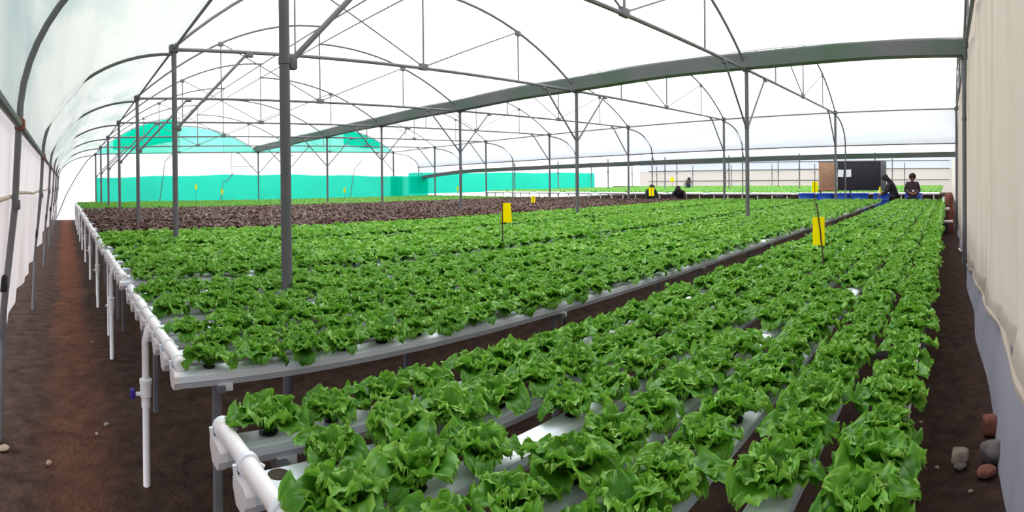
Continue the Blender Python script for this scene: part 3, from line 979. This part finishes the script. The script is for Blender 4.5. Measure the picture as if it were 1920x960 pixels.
# ------------------------------------------------------------------ props at the far path
for i, y in enumerate((4.75, 4.12, 3.52, 2.92, 2.18, 1.12)):
    d = empty('plastic_drum', (18.62, y, TERR))
    lab = ['leftmost blue plastic drum in the row beyond the beds', 'second blue drum from the left behind the leaning yellow card',
           'third blue drum from the left below the paper notices', 'fourth blue drum from the left before the black board',
           'blue drum in front of the bending person in black', 'blue drum behind the standing person at the right'][i]
    tag(d, lab, 'drum', 'blue plastic drums')
    H = 1.02 - TERR
    MB().lathe((0, 0, 0), [(.26, 0), (.285, .02), (.29, .16), (.298, .17), (.298, .2), (.29, .21), (.29, .36), (.298, .37), (.298, .4), (.29, .41), (.285, H - .06), (.29, H - .05), (.29, H), (.268, H), (.262, H - .05), (.25, H - .3), (.02, H - .3)], 28).build('barrel', MATS['drum_blue'], d)
    MB().lathe((0, 0, H - .32), [(.255, 0), (.255, .02), (.01, .025)], 24).build('water', MATS['black_rubber'], d)

b = empty('notice_board', (19.75, 3.45, TERR))
tag(b, 'large black board with a plywood side standing behind the blue drums', 'board')
MB().box((0, -.32, 1.62 - TERR), (.05, 1.56, 1.06), bev=.01).build('panel', MATS['board_black'], b)
MB().box((-.01, .81, 1.62 - TERR), (.06, .66, 1.06), bev=.01).build('side_panel', MATS['plywood'], b)['label'] = 'light brown plywood panel'
MB().box((-.01, -1.2, 1.62 - TERR), (.07, .2, 1.08), bev=.01).build('end_post', MATS['steel_dark'], b)
MB().box((0, -.06, 2.17 - TERR), (.08, 2.44, .05), bev=.008).build('top_rail', MATS['steel_dark'], b)
MB().box((-.12, .78, 1.1 - TERR), (.25, .7, .06), bev=.008).build('ledge', MATS['rust'], b)
for y in (-1.2, 0, 1.1):
    MB().box((.05, y, .35), (.06, .06, .72), bev=.006).build('leg', MATS['steel_dark'], b)
for i, y in enumerate((3.78, 3.5)):
    p = MB()
    p.box((0, 0, 0), (.006, .2, .27))
    o = p.build('paper_notice', MATS['paper'], None, (19.70, y, 1.73))
    o.rotation_euler = (.06 - .12 * i, 0, 0)
    tag(o, ['white paper notice straddling the plywood edge of the black board', 'white paper notice on the black board right of the post'][i], 'paper', 'paper notices on the board')

def card(u_label, x, y, zb, zt, zc0, zc1, w, lean=(0, 0), off=(0, 0), side=0.0, label='', cat='insect trap'):
    o = empty('sticky_trap', (x, y, zb))
    tag(o, label, cat, 'yellow sticky cards on sticks')
    MB().tube([(lean[0], lean[1], zt - zb), (lean[0] * .6, lean[1] * .6, (zt - zb) * .6), (0, 0, -.1), (0, 0, -zb - .02)], .006 + .001 * (math.hypot(x, y) > 5), 6).build('stick', MATS['stick'], o)
    a = math.atan2(y, x)            # card stands across the view of the aisle corner
    nx, ny = -math.sin(a), math.cos(a)
    f = ((zc0 + zc1) / 2 - zb) / (zt - zb)
    cx, cy = lean[0] * f + off[0], lean[1] * f + off[1]
    hw, hh, cz = w / 2, (zc1 - zc0) / 2, (zc0 + zc1) / 2 - zb
    m = MB()
    n = 8
    vs, fs = [], []
    for j in range(2):
        for i in range(n + 1):
            t = -1 + 2 * i / n
            bow = side * (1 - t * t)
            for k in (-1, 1):
                tt = t * hw * (1 - .12 * k * (1 if side else 0))
                vs.append((cx + nx * tt + math.cos(a) * (bow + .0018 * (2 * j - 1)), cy + ny * tt + math.sin(a) * (bow + .0018 * (2 * j - 1)), cz + k * hh))
    q = 2 * (n + 1)
    for i in range(n):
        fs.append((2 * i, 2 * i + 1, 2 * i + 3, 2 * i + 2))
        fs.append((q + 2 * i, q + 2 * i + 2, q + 2 * i + 3, q + 2 * i + 1))
        fs.append((2 * i, 2 * i + 2, q + 2 * i + 2, q + 2 * i)); fs.append((2 * i + 1, q + 2 * i + 1, q + 2 * i + 3, 2 * i + 3))
    fs.append((0, q, q + 1, 1)); fs.append((2 * n, 2 * n + 1, q + 2 * n + 1, q + 2 * n))
    m.add(vs, fs)
    m.build('card', MATS['yellow'], o)
card(0, 4.19, 4.25, .86, 1.315, 1.075, 1.29, .105, off=(.03, -.03), side=.03, label='yellow sticky card curled on a stick over the third bed of green lettuce')
card(0, 3.93, .872, .86, 1.35, 1.035, 1.245, .086, lean=(.0, .06), off=(-.0, .012), label='large yellow sticky card on a leaning stick in the nearest bed')
card(0, 10.4, 2.5, .86, 1.5, 1.27, 1.475, .11, off=(0, .0), label='yellow sticky card on a stick before the blue drums')
card(0, 10.4, 9.45, .86, 1.16, .97, 1.14, .1, label='small yellow card standing over the red lettuce in front of the low pipes')
card(0, 14.7, 8.55, .86, 1.36, 1.03, 1.30, .16, off=(0, -.0), label='yellow card standing just in front of the crouching dark figure')
for i, (x, y, z, lab) in enumerate(((4.9, 20.6, 1.42, 'small yellow card before the green net, left of the tall near post'), (5.55, 19.3, 1.24, 'lowest small yellow card over the young lettuce left of the near post'),
                                   (10.6, 19.5, 1.22, 'tiny yellow card over the young lettuce below the second gable'), (15.9, 18.9, 1.2, 'tiny yellow card over the young lettuce near the low gutter end'))):
    card(0, x, y, .86, z + .15, z - .08, z + .12, .07, label=lab)
card(0, 27.4, 14.6, 1.0, 1.75, 1.45, 1.68, .2, label='yellow card among the plants of the neighbouring greenhouse below the net end')

# pump corner at the end of the right path
o = empty('red_tank', (15.6, -.06, 0))
tag(o, 'rusty red bucket stack beside the far end of the right path', 'bucket')
MB().lathe((0, 0, 0), [(.09, 0), (.11, .3), (.115, .31), (.1, .32), (.115, .62), (.12, .64), (.11, .65), (.02, .65)], 20).build('lower_tub', MATS['rust'], o)
MB().lathe((0, .02, .65), [(.1, 0), (.11, .28), (.12, .3), (.12, .36), (.1, .42), (.03, .45)], 20).build('upper_tub', MATS['brick'], o)
o = empty('riser_valve', (15.3, .1, 0))
tag(o, 'white pipe riser with valves at the far end of the nearest bed', 'pipe')
MB().tube([(0, 0, 0), (0, 0, 1.0)], .035, 10).build('pipe', MATS['pvc_pipe'], o)
MB().tube([(0, -.16, .66), (0, .16, .66)], .045, 10).build('tee', MATS['pvc_pipe'], o)
MB().tube([(-1.2, -.24, .4), (-1.2, .16, .4)], .035, 10).build('cross_pipe', MATS['pvc_pipe'], o)
MB().tube([(-1.2, .14, .0), (-1.2, .14, .42)], .03, 10).build('elbow_pipe', MATS['pvc_pipe'], o)
o = empty('water_pump', (14.9, .1, 0))
tag(o, 'small black pump on the ground below the white riser', 'pump')
MB().lathe((0, 0, 0), [(.1, 0), (.12, .02), (.12, .28), (.09, .32), (.09, .44), (.02, .45)], 18).build('body', MATS['black_rubber'], o)
MB().tube([(-.1, 0, .2), (-.22, 0, .2)], .05, 12).build('nozzle', MATS['black_rubber'], o)
o = MB().lathe((0, 0, 0), [(.09, 0), (.12, .02), (.13, .24), (.1, .3), (.02, .3)], 18).build('black_bucket', MATS['black_rubber'], None, (19.6, 6.05, TERR + .24))
tag(o, 'small black bucket among white pipes left of the drums', 'bucket')
o2 = MB().box((0, 0, .12), (.3, .3, .24), bev=.02).build('crate', MATS['rust'], None, (19.6, 6.05, TERR))
tag(o2, 'brown crate under the small black bucket', 'crate')

# stones
def stone(name, loc, d, m, seed, label, cat='stone', rz=0, boxy=0):
    bm = bmesh.new()
    bmesh.ops.create_icosphere(bm, subdivisions=3, radius=1)
    for v in bm.verts:
        p = v.co.copy()
        if boxy:
            k = max(abs(p.x), abs(p.y), abs(p.z))
            p = p.lerp(p / k * .8, boxy)
        p *= 1 + .22 * noise.noise(p * 1.3 + Vector((seed, 0, 0))) + .08 * noise.noise(p * 3.5 + Vector((0, seed, 0)))
        v.co = Vector((p.x * d[0] / 2, p.y * d[1] / 2, p.z * d[2] / 2))
    me = bpy.data.meshes.new(name)
    bm.to_mesh(me); bm.free()
    me.materials.append(MATS[m]); me.shade_smooth()
    o = link_mesh(name, me, None, loc)
    o.rotation_euler = (0, 0, rz)
    tag(o, label, cat, 'stones by the right wall')
GP = lambda u, v, z=0: ground_pt(u, v, z)
def ground_pt(u, v, z=0):
    th = (u - UC) / FU
    d = R3.transposed() @ Vector((math.sin(th), math.cos(th), (VC - v) / FV))
    k = (z - EYE) / d.z
    return d.x * k, d.y * k
for nm, (u, v), d, m, sd, lab, bx in (
        ('stone', (1800, 866), (.1, .1, .085), 'stone', 3, 'pale angular stone lying on the right path away from the wall', .6),
        ('stone', (1862, 862), (.13, .125, .12), 'stone_dark', 8, 'round grey stone against the foot of the cream wall', .1),
        ('brick_chunk', (1856, 812), (.1, .11, .13), 'brick', 5, 'reddish brick chunk upright behind the round grey stone', .7),
        ('stone', (1850, 890), (.11, .09, .05), 'brick', 15, 'flat reddish stone just below the round grey stone', .3),
        ('stone', (1800, 700 + 178), (.07, .06, .03), 'stone_dark', 21, 'small dark stone under the pale angular one', .3)):
    x, y = ground_pt(u, v)
    stone(nm, (x, y, d[2] * .38), d, m, sd, lab, rz=sd, boxy=bx)
for i, (u, v, s) in enumerate(((1727, 793, .022), (1757, 878, .02), (1820, 923, .02), (1818, 455, .0), (200, 798, .03), (182, 815, .02), (174, 642, .02), (8, 845, .05), (92, 870, .03), (1733, 705, .02), (1708, 868, .02), (390 / 2 + 0, 868, .0))):
    if not s: continue
    x, y = ground_pt(u, v)
    stone('pebble', (x, y, s * .3), (s * 1.3, s, s * .7), 'stone', 40 + i,
          ['white chip on the right path level with the brick chunk', 'pale chip on the right path below the angular stone', 'small chip by the wall below the stones', '', 'tan pebble in the left aisle beside the valve pipe', 'small tan pebble just below the tan one', 'pebble in the left aisle beyond the valve pipe', 'stone at the left edge under the curtain', 'brown pebble in the near left aisle', 'chip on the right path beside the lettuce row', 'dull chip beside the near end of the lettuce row', ''][i], 'pebble', rz=i)
x, y = ground_pt(1800, 470)
o = MB().tube([(0, 0, .03), (.42, .03, .03)], .018, 8).build('pipe_offcut', MATS['pvc_pipe'], None, (x - .3, y - .01, 0))
tag(o, 'short pale pipe offcut lying on the far right path', 'pipe')

# ------------------------------------------------------------------ people
def skin_mesh(name, joints, edges, m, levels=2, root=0):
    """joints: list of (co, (rx, ry)) grown with a Skin modifier, returned as a plain mesh"""
    me = bpy.data.meshes.new(name + '_cage')
    bm = bmesh.new()
    lay = bm.verts.layers.skin.verify()
    vs = []
    for co, r in joints:
        v = bm.verts.new(co)
        v[lay].radius = r if isinstance(r, tuple) else (r, r)
        vs.append(v)
    vs[root][lay].use_root = True
    for a, b2 in edges: bm.edges.new((vs[a], vs[b2]))
    bm.to_mesh(me); bm.free()
    ob = bpy.data.objects.new(name + '_cage', me)
    COL.objects.link(ob)
    sk = ob.modifiers.new('s', 'SKIN'); sk.use_smooth_shade = True
    sb = ob.modifiers.new('u', 'SUBSURF'); sb.levels = levels; sb.render_levels = levels
    dg = bpy.context.evaluated_depsgraph_get()
    res = bpy.data.meshes.new_from_object(ob.evaluated_get(dg))
    res.name = name
    res.materials.clear(); res.materials.append(m)
    res.shade_smooth()
    bpy.data.objects.remove(ob); bpy.data.meshes.remove(me)
    return res

def person(loc, rz, pose, label, shirt, bottom, hair='hair', skirt=False, bun=False, curly=False):
    J = pose
    root = empty('person', loc, rz)
    tag(root, label, 'person')
    V = lambda a: Vector(J[a])
    joints, edges, idx = [], [], {}
    def jt(nm, co, r):
        idx[nm] = len(joints); joints.append((tuple(co), r)); return idx[nm]
    def ed(a, b2): edges.append((idx[a], idx[b2]))
    jt('pelvis', V('pelvis'), (.13, .10)); jt('waist', V('pelvis').lerp(V('chest'), .45), (.12, .09))
    jt('chest', V('chest'), (.145, .10)); jt('neck', V('neck'), .052); jt('jaw', V('neck').lerp(V('head'), .5), .058)
    jt('head', V('head'), (.078, .09)); jt('crown', V('crown'), (.06, .07))
    for a, b2 in (('pelvis', 'waist'), ('waist', 'chest'), ('chest', 'neck'), ('neck', 'jaw'), ('jaw', 'head'), ('head', 'crown')): ed(a, b2)
    for s in 'LR':
        jt('sh' + s, V('sh' + s), .058); jt('el' + s, V('el' + s), .04); jt('wr' + s, V('wr' + s), .027)
        ed('chest', 'sh' + s); ed('sh' + s, 'el' + s); ed('el' + s, 'wr' + s)
        d = (V('wr' + s) - V('el' + s)).normalized()
        sd = d.cross(Vector((0, 1, .3))).normalized() if abs(d.y) < .9 else d.cross(Vector((0, 0, 1))).normalized()
        nr = d.cross(sd)
        pm = V('wr' + s) + d * .05
        jt('pm' + s, pm, (.034, .018)); ed('wr' + s, 'pm' + s)
        for f, (o_, ln) in enumerate(((-.027, .062), (-.009, .075), (.009, .07), (.027, .055))):
            a1 = pm + d * .035 + sd * o_
            jt('k%d%s' % (f, s), a1, .0095); ed('pm' + s, 'k%d%s' % (f, s))
            a2 = a1 + d * ln * .55 + nr * .012
            jt('m%d%s' % (f, s), a2, .0088); ed('k%d%s' % (f, s), 'm%d%s' % (f, s))
            a3 = a2 + d * ln * .35 + nr * .03
            jt('t%d%s' % (f, s), a3, .0075); ed('m%d%s' % (f, s), 't%d%s' % (f, s))
        b1 = V('wr' + s) + d * .03 + sd * .035
        jt('th1' + s, b1, .0105); ed('wr' + s, 'th1' + s)
        jt('th2' + s, b1 + d * .035 + sd * .02, .0095); ed('th1' + s, 'th2' + s)
        jt('hp' + s, V('hp' + s), .085); jt('kn' + s, V('kn' + s), .055); jt('an' + s, V('an' + s), .037)
        ft = V('an' + s) + Vector((0, .04, -.055)); tt = V('an' + s) + Vector((0, .17, -.065))
        jt('ft' + s, ft, .04); jt('tt' + s, tt, (.04, .025))
        ed('pelvis', 'hp' + s); ed('hp' + s, 'kn' + s); ed('kn' + s, 'an' + s); ed('an' + s, 'ft' + s); ed('ft' + s, 'tt' + s)
    link_mesh('body', skin_mesh('body', joints, edges, MATS['skin']), root)
    # face
    H, C, N = V('head'), V('crown'), V('neck')
    upv = (C - N).normalized()
    fv = Vector(J.get('face', (0, 1, 0))); fv = (fv - upv * fv.dot(upv)).normalized()
    sv = fv.cross(upv)
    nb_ = H + fv * .088 - upv * .012
    MB().tube([nb_ + upv * .03, nb_ + fv * .018 - upv * .008, nb_ - upv * .014], [.008, .015, .01], 8).build('nose', MATS['skin'], root)
    for s in (-1, 1):
        e = H + sv * s * .082 - upv * .01
        MB().tube([e - upv * .028, e + sv * s * .012, e + upv * .028], [.008, .016, .009], 8).build('ear', MATS['skin'], root)
        e = H + fv * .082 + sv * s * .032 + upv * .014
        MB().tube([e - sv * .011, e + fv * .005, e + sv * .011], [.003, .007, .003], 8).build('eye', MATS['hair'], root)
    MB().tube([H + fv * .083 - upv * .05 - sv * .022, H + fv * .09 - upv * .052, H + fv * .083 - upv * .05 + sv * .022], .005, 6).build('mouth', MATS['rust'], root)
    # hair
    bm = bmesh.new()
    bmesh.ops.create_icosphere(bm, subdivisions=4, radius=1)
    hc = H + upv * .03 - fv * .012
    for v in list(bm.verts):
        p = v.co
        front = p.y
        if p.z < -.15 and front > -.1 or (front > .72 and p.z < .35): v.tag = True
        q = p * (1 + (.16 if curly else .04) * noise.noise(p * (6 if curly else 3)))
        v.co = hc + sv * q.x * (.112 if curly else .1) + fv * q.y * .118 + upv * q.z * (.125 if curly else .108)
    bmesh.ops.delete(bm, geom=[v for v in bm.verts if v.tag], context='VERTS')
    me = bpy.data.meshes.new('hair'); bm.to_mesh(me); bm.free()
    me.materials.append(MATS[hair]); me.shade_smooth()
    ho = link_mesh('hair', me, root)
    so = ho.modifiers.new('t', 'SOLIDIFY'); so.thickness = .02; so.offset = -1
    if bun:
        Ck = (V('chest') + V('pelvis')) / 2
        bk = lambda p, d: p - Vector((0, 1, 0)) * d
        js0 = [(tuple(H + upv * .07 - fv * .01), (.1, .1)), (tuple(bk(V('neck'), .06)), (.12, .07)), (tuple(bk(V('chest'), .09)), (.19, .07)), (tuple(bk(Ck, .11)), (.18, .06)), (tuple(bk(V('pelvis'), .12)), (.16, .05))]
        link_mesh('headscarf', skin_mesh('headscarf', js0, [(0, 1), (1, 2), (2, 3), (3, 4)], MATS[shirt], root=1), root)
    # shirt: torso and sleeves
    js, es = [], []
    def a(co, r): js.append((tuple(co), r)); return len(js) - 1
    p0 = a(V('pelvis') - (V('chest') - V('pelvis')).normalized() * .12, (.17, .14)); p1 = a(V('pelvis').lerp(V('chest'), .45), (.15, .115)); p2 = a(V('chest'), (.175, .145)); p3 = a(V('chest').lerp(V('neck'), .85), (.1, .095))
    es += [(p0, p1), (p1, p2), (p2, p3)]
    for s in 'LR':
        s1 = a(V('sh' + s), .064); s2 = a(V('el' + s), .052); s3 = a(V('el' + s).lerp(V('wr' + s), .85), .042)
        es += [(p2, s1), (s1, s2), (s2, s3)]
    link_mesh('shirt', skin_mesh('shirt', js, es, MATS[shirt], root=1), root)
    js, es = [], []
    h0 = a(V('pelvis'), (.155, .135))
    for s in 'LR':
        s1 = a(V('hp' + s), .112); s2 = a(V('kn' + s), .08); s3 = a(V('kn' + s).lerp(V('an' + s), .93), .06)
        es += [(h0, s1), (s1, s2), (s2, s3)]
    link_mesh('trousers', skin_mesh('trousers', js, es, MATS[bottom]), root)
    if skirt:
        mid = (V('knL') + V('knR')) / 2; low = (V('anL') + V('anR')) / 2
        js, es = [], []
        q = [a(V('pelvis') + (V('chest') - V('pelvis')) * .1, (.165, .13)), a(V('pelvis').lerp(mid, .5), (.2, .17)), a(mid, (.22, .19)), a(mid.lerp(low, .75), (.24, .21))]
        es = [(q[0], q[1]), (q[1], q[2]), (q[2], q[3])]
        link_mesh('skirt', skin_mesh('skirt', js, es, MATS[bottom]), root)
    return root

def stand(bow=0., hands=((.09, .27, 1.08), (-.09, .27, 1.08)), elb=((.23, .0, 1.12), (-.23, .0, 1.12)), lean=0., nod=.3, h=1.68):
    k = h / 1.70
    def up(z, y0=0.): 
        d = z - .92
        return (0, y0 + d * math.sin(lean), .92 + d * math.cos(lean))
    P_ = dict(pelvis=(0, 0, .92), chest=up(1.27), neck=up(1.46))
    n = Vector(P_['neck']); a = lean + nod
    hd = Vector((0, math.sin(a), math.cos(a)))
    P_['head'] = tuple(n + hd * .125 + Vector((0, .015, 0))); P_['crown'] = tuple(n + hd * .205)
    c = Vector(up(1.39))
    P_['shL'] = tuple(c + Vector((.165, 0, 0))); P_['shR'] = tuple(c + Vector((-.165, 0, 0)))
    P_['elL'], P_['elR'] = elb
    P_['wrL'], P_['wrR'] = hands
    for s, q in (('L', 1), ('R', -1)):
        P_['hp' + s] = (.09 * q, 0, .86); P_['kn' + s] = (.1 * q, .02, .48); P_['an' + s] = (.105 * q, 0, .08)
    P_['face'] = (0, math.cos(a), -math.sin(a))
    return {kk: tuple(c_ * k for c_ in vv) if kk != 'face' else vv for kk, vv in P_.items()}
# standing worker looking down at what he holds; faces the aisle corner
person((17.62, 1.10, 0), PI / 2 + .15, stand(nod=.5, h=1.68), 'person with curly black hair in dark top looking down beside a blue drum', 'cloth_plum', 'cloth_navy', curly=True)
x_, y_ = 17.62 - .36, 1.05
o = MB().lathe((0, 0, 0), [(.02, 0), (.035, .005), (.045, .05), (.047, .055), (.04, .055), (.01, .04)], 16).build('seedling_cup', MATS['paper'], None, (x_ + .02, y_, 1.1))
tag(o, 'small white cup held by the standing person', 'cup')
# stooping worker in long black clothes, side on, head bowed over a drum
person((17.5, 1.66, 0), .18, stand(lean=.3, nod=.62, hands=((.16, .42, .98), (-.14, .42, 1.0)), elb=((.25, .24, 1.1), (-.25, .22, 1.1)), h=1.72),
       'person in long black clothes stooping over a blue drum, seen from the side', 'cloth_black', 'cloth_black', skirt=True, bun=True)
o = MB().lathe((0, 0, 0), [(.03, 0), (.04, .01), (.045, .12), (.03, .15), (.02, .15)], 14).build('plastic_jug', MATS['paper'], None, (17.62, 2.13, 1.02))
tag(o, 'small white jug held over the drum by the stooping person', 'jug')
o = MB().tube([(0, 0, 0), (0, 0, .2)], [.022, .03], 10).build('yellow_bottle', MATS['yellow'], None, (17.42, 2.1, 1.06))
tag(o, 'small yellow bottle held by the stooping person', 'bottle')
# two workers bent over the ends of the red beds
bent = stand(lean=1.15, nod=.35, hands=((.15, .62, .72), (-.15, .6, .74)), elb=((.24, .55, .95), (-.24, .54, .95)), h=1.66)
person((17.5, 10.25, 0), 2.3, stand(lean=.62, nod=.6, hands=((.16, .55, .8), (-.16, .55, .8)), elb=((.25, .42, 1.0), (-.25, .42, 1.0)), h=1.5), 'person in black with dark green shawl stooping behind a yellow card', 'cloth_green', 'cloth_black', skirt=True, bun=True)
person((17.5, 9.0, 0), 1.9, stand(lean=.95, nod=.4, hands=((.16, .6, .72), (-.16, .6, .72)), elb=((.25, .5, .95), (-.25, .5, .95)), h=1.6), 'person in black skirt bent double beside the white pipes', 'cloth_black', 'cloth_black', skirt=True)
person((30.0, 14.95, TERR), 2.2, stand(lean=.95, nod=.3, hands=((.16, .6, .72), (-.16, .6, .72)), elb=((.25, .5, .95), (-.25, .5, .95)), h=1.55), 'person showing only a dark head above the plants of the neighbouring greenhouse', 'cloth_grey', 'cloth_navy')

# ------------------------------------------------------------------ light
w = bpy.data.worlds.new('overcast_sky')
SC.world = w
w.use_nodes = True
nt = w.node_tree
bg = nt.nodes['Background']
tc = nt.nodes.new('ShaderNodeTexCoord')
sp = nt.nodes.new('ShaderNodeSeparateXYZ')
rp = nt.nodes.new('ShaderNodeValToRGB')
rp.color_ramp.elements[0].position = .0
rp.color_ramp.elements[0].color = (.80, .84, .90, 1)
rp.color_ramp.elements[1].position = .45
rp.color_ramp.elements[1].color = (1.0, 1.0, 1.0, 1)
nt.links.new(tc.outputs['Generated'], sp.inputs[0])
nt.links.new(sp.outputs['Z'], rp.inputs['Fac'])
nt.links.new(rp.outputs['Color'], bg.inputs['Color'])
bg.inputs['Strength'].default_value = 2.1
sl = bpy.data.lights.new('sun', 'SUN')
so = bpy.data.objects.new('sun', sl)
COL.objects.link(so)
sl.energy = 1.6
sl.angle = math.radians(40)
sl.color = (1, .98, .94)
so.rotation_euler = (math.radians(-18), math.radians(22), 0)

SC.view_settings.view_transform = 'Standard'
SC.view_settings.look = 'None'
SC.view_settings.gamma = 1
SC.view_settings.use_curve_mapping = False
SC.view_settings.exposure = 0.37
SC.cycles.use_denoising = True
SC.cycles.max_bounces = 10
SC.cycles.diffuse_bounces = 5
SC.cycles.transmission_bounces = 8
SC.cycles.transparent_max_bounces = 24
SC.cycles.caustics_reflective = False
SC.cycles.caustics_refractive = False
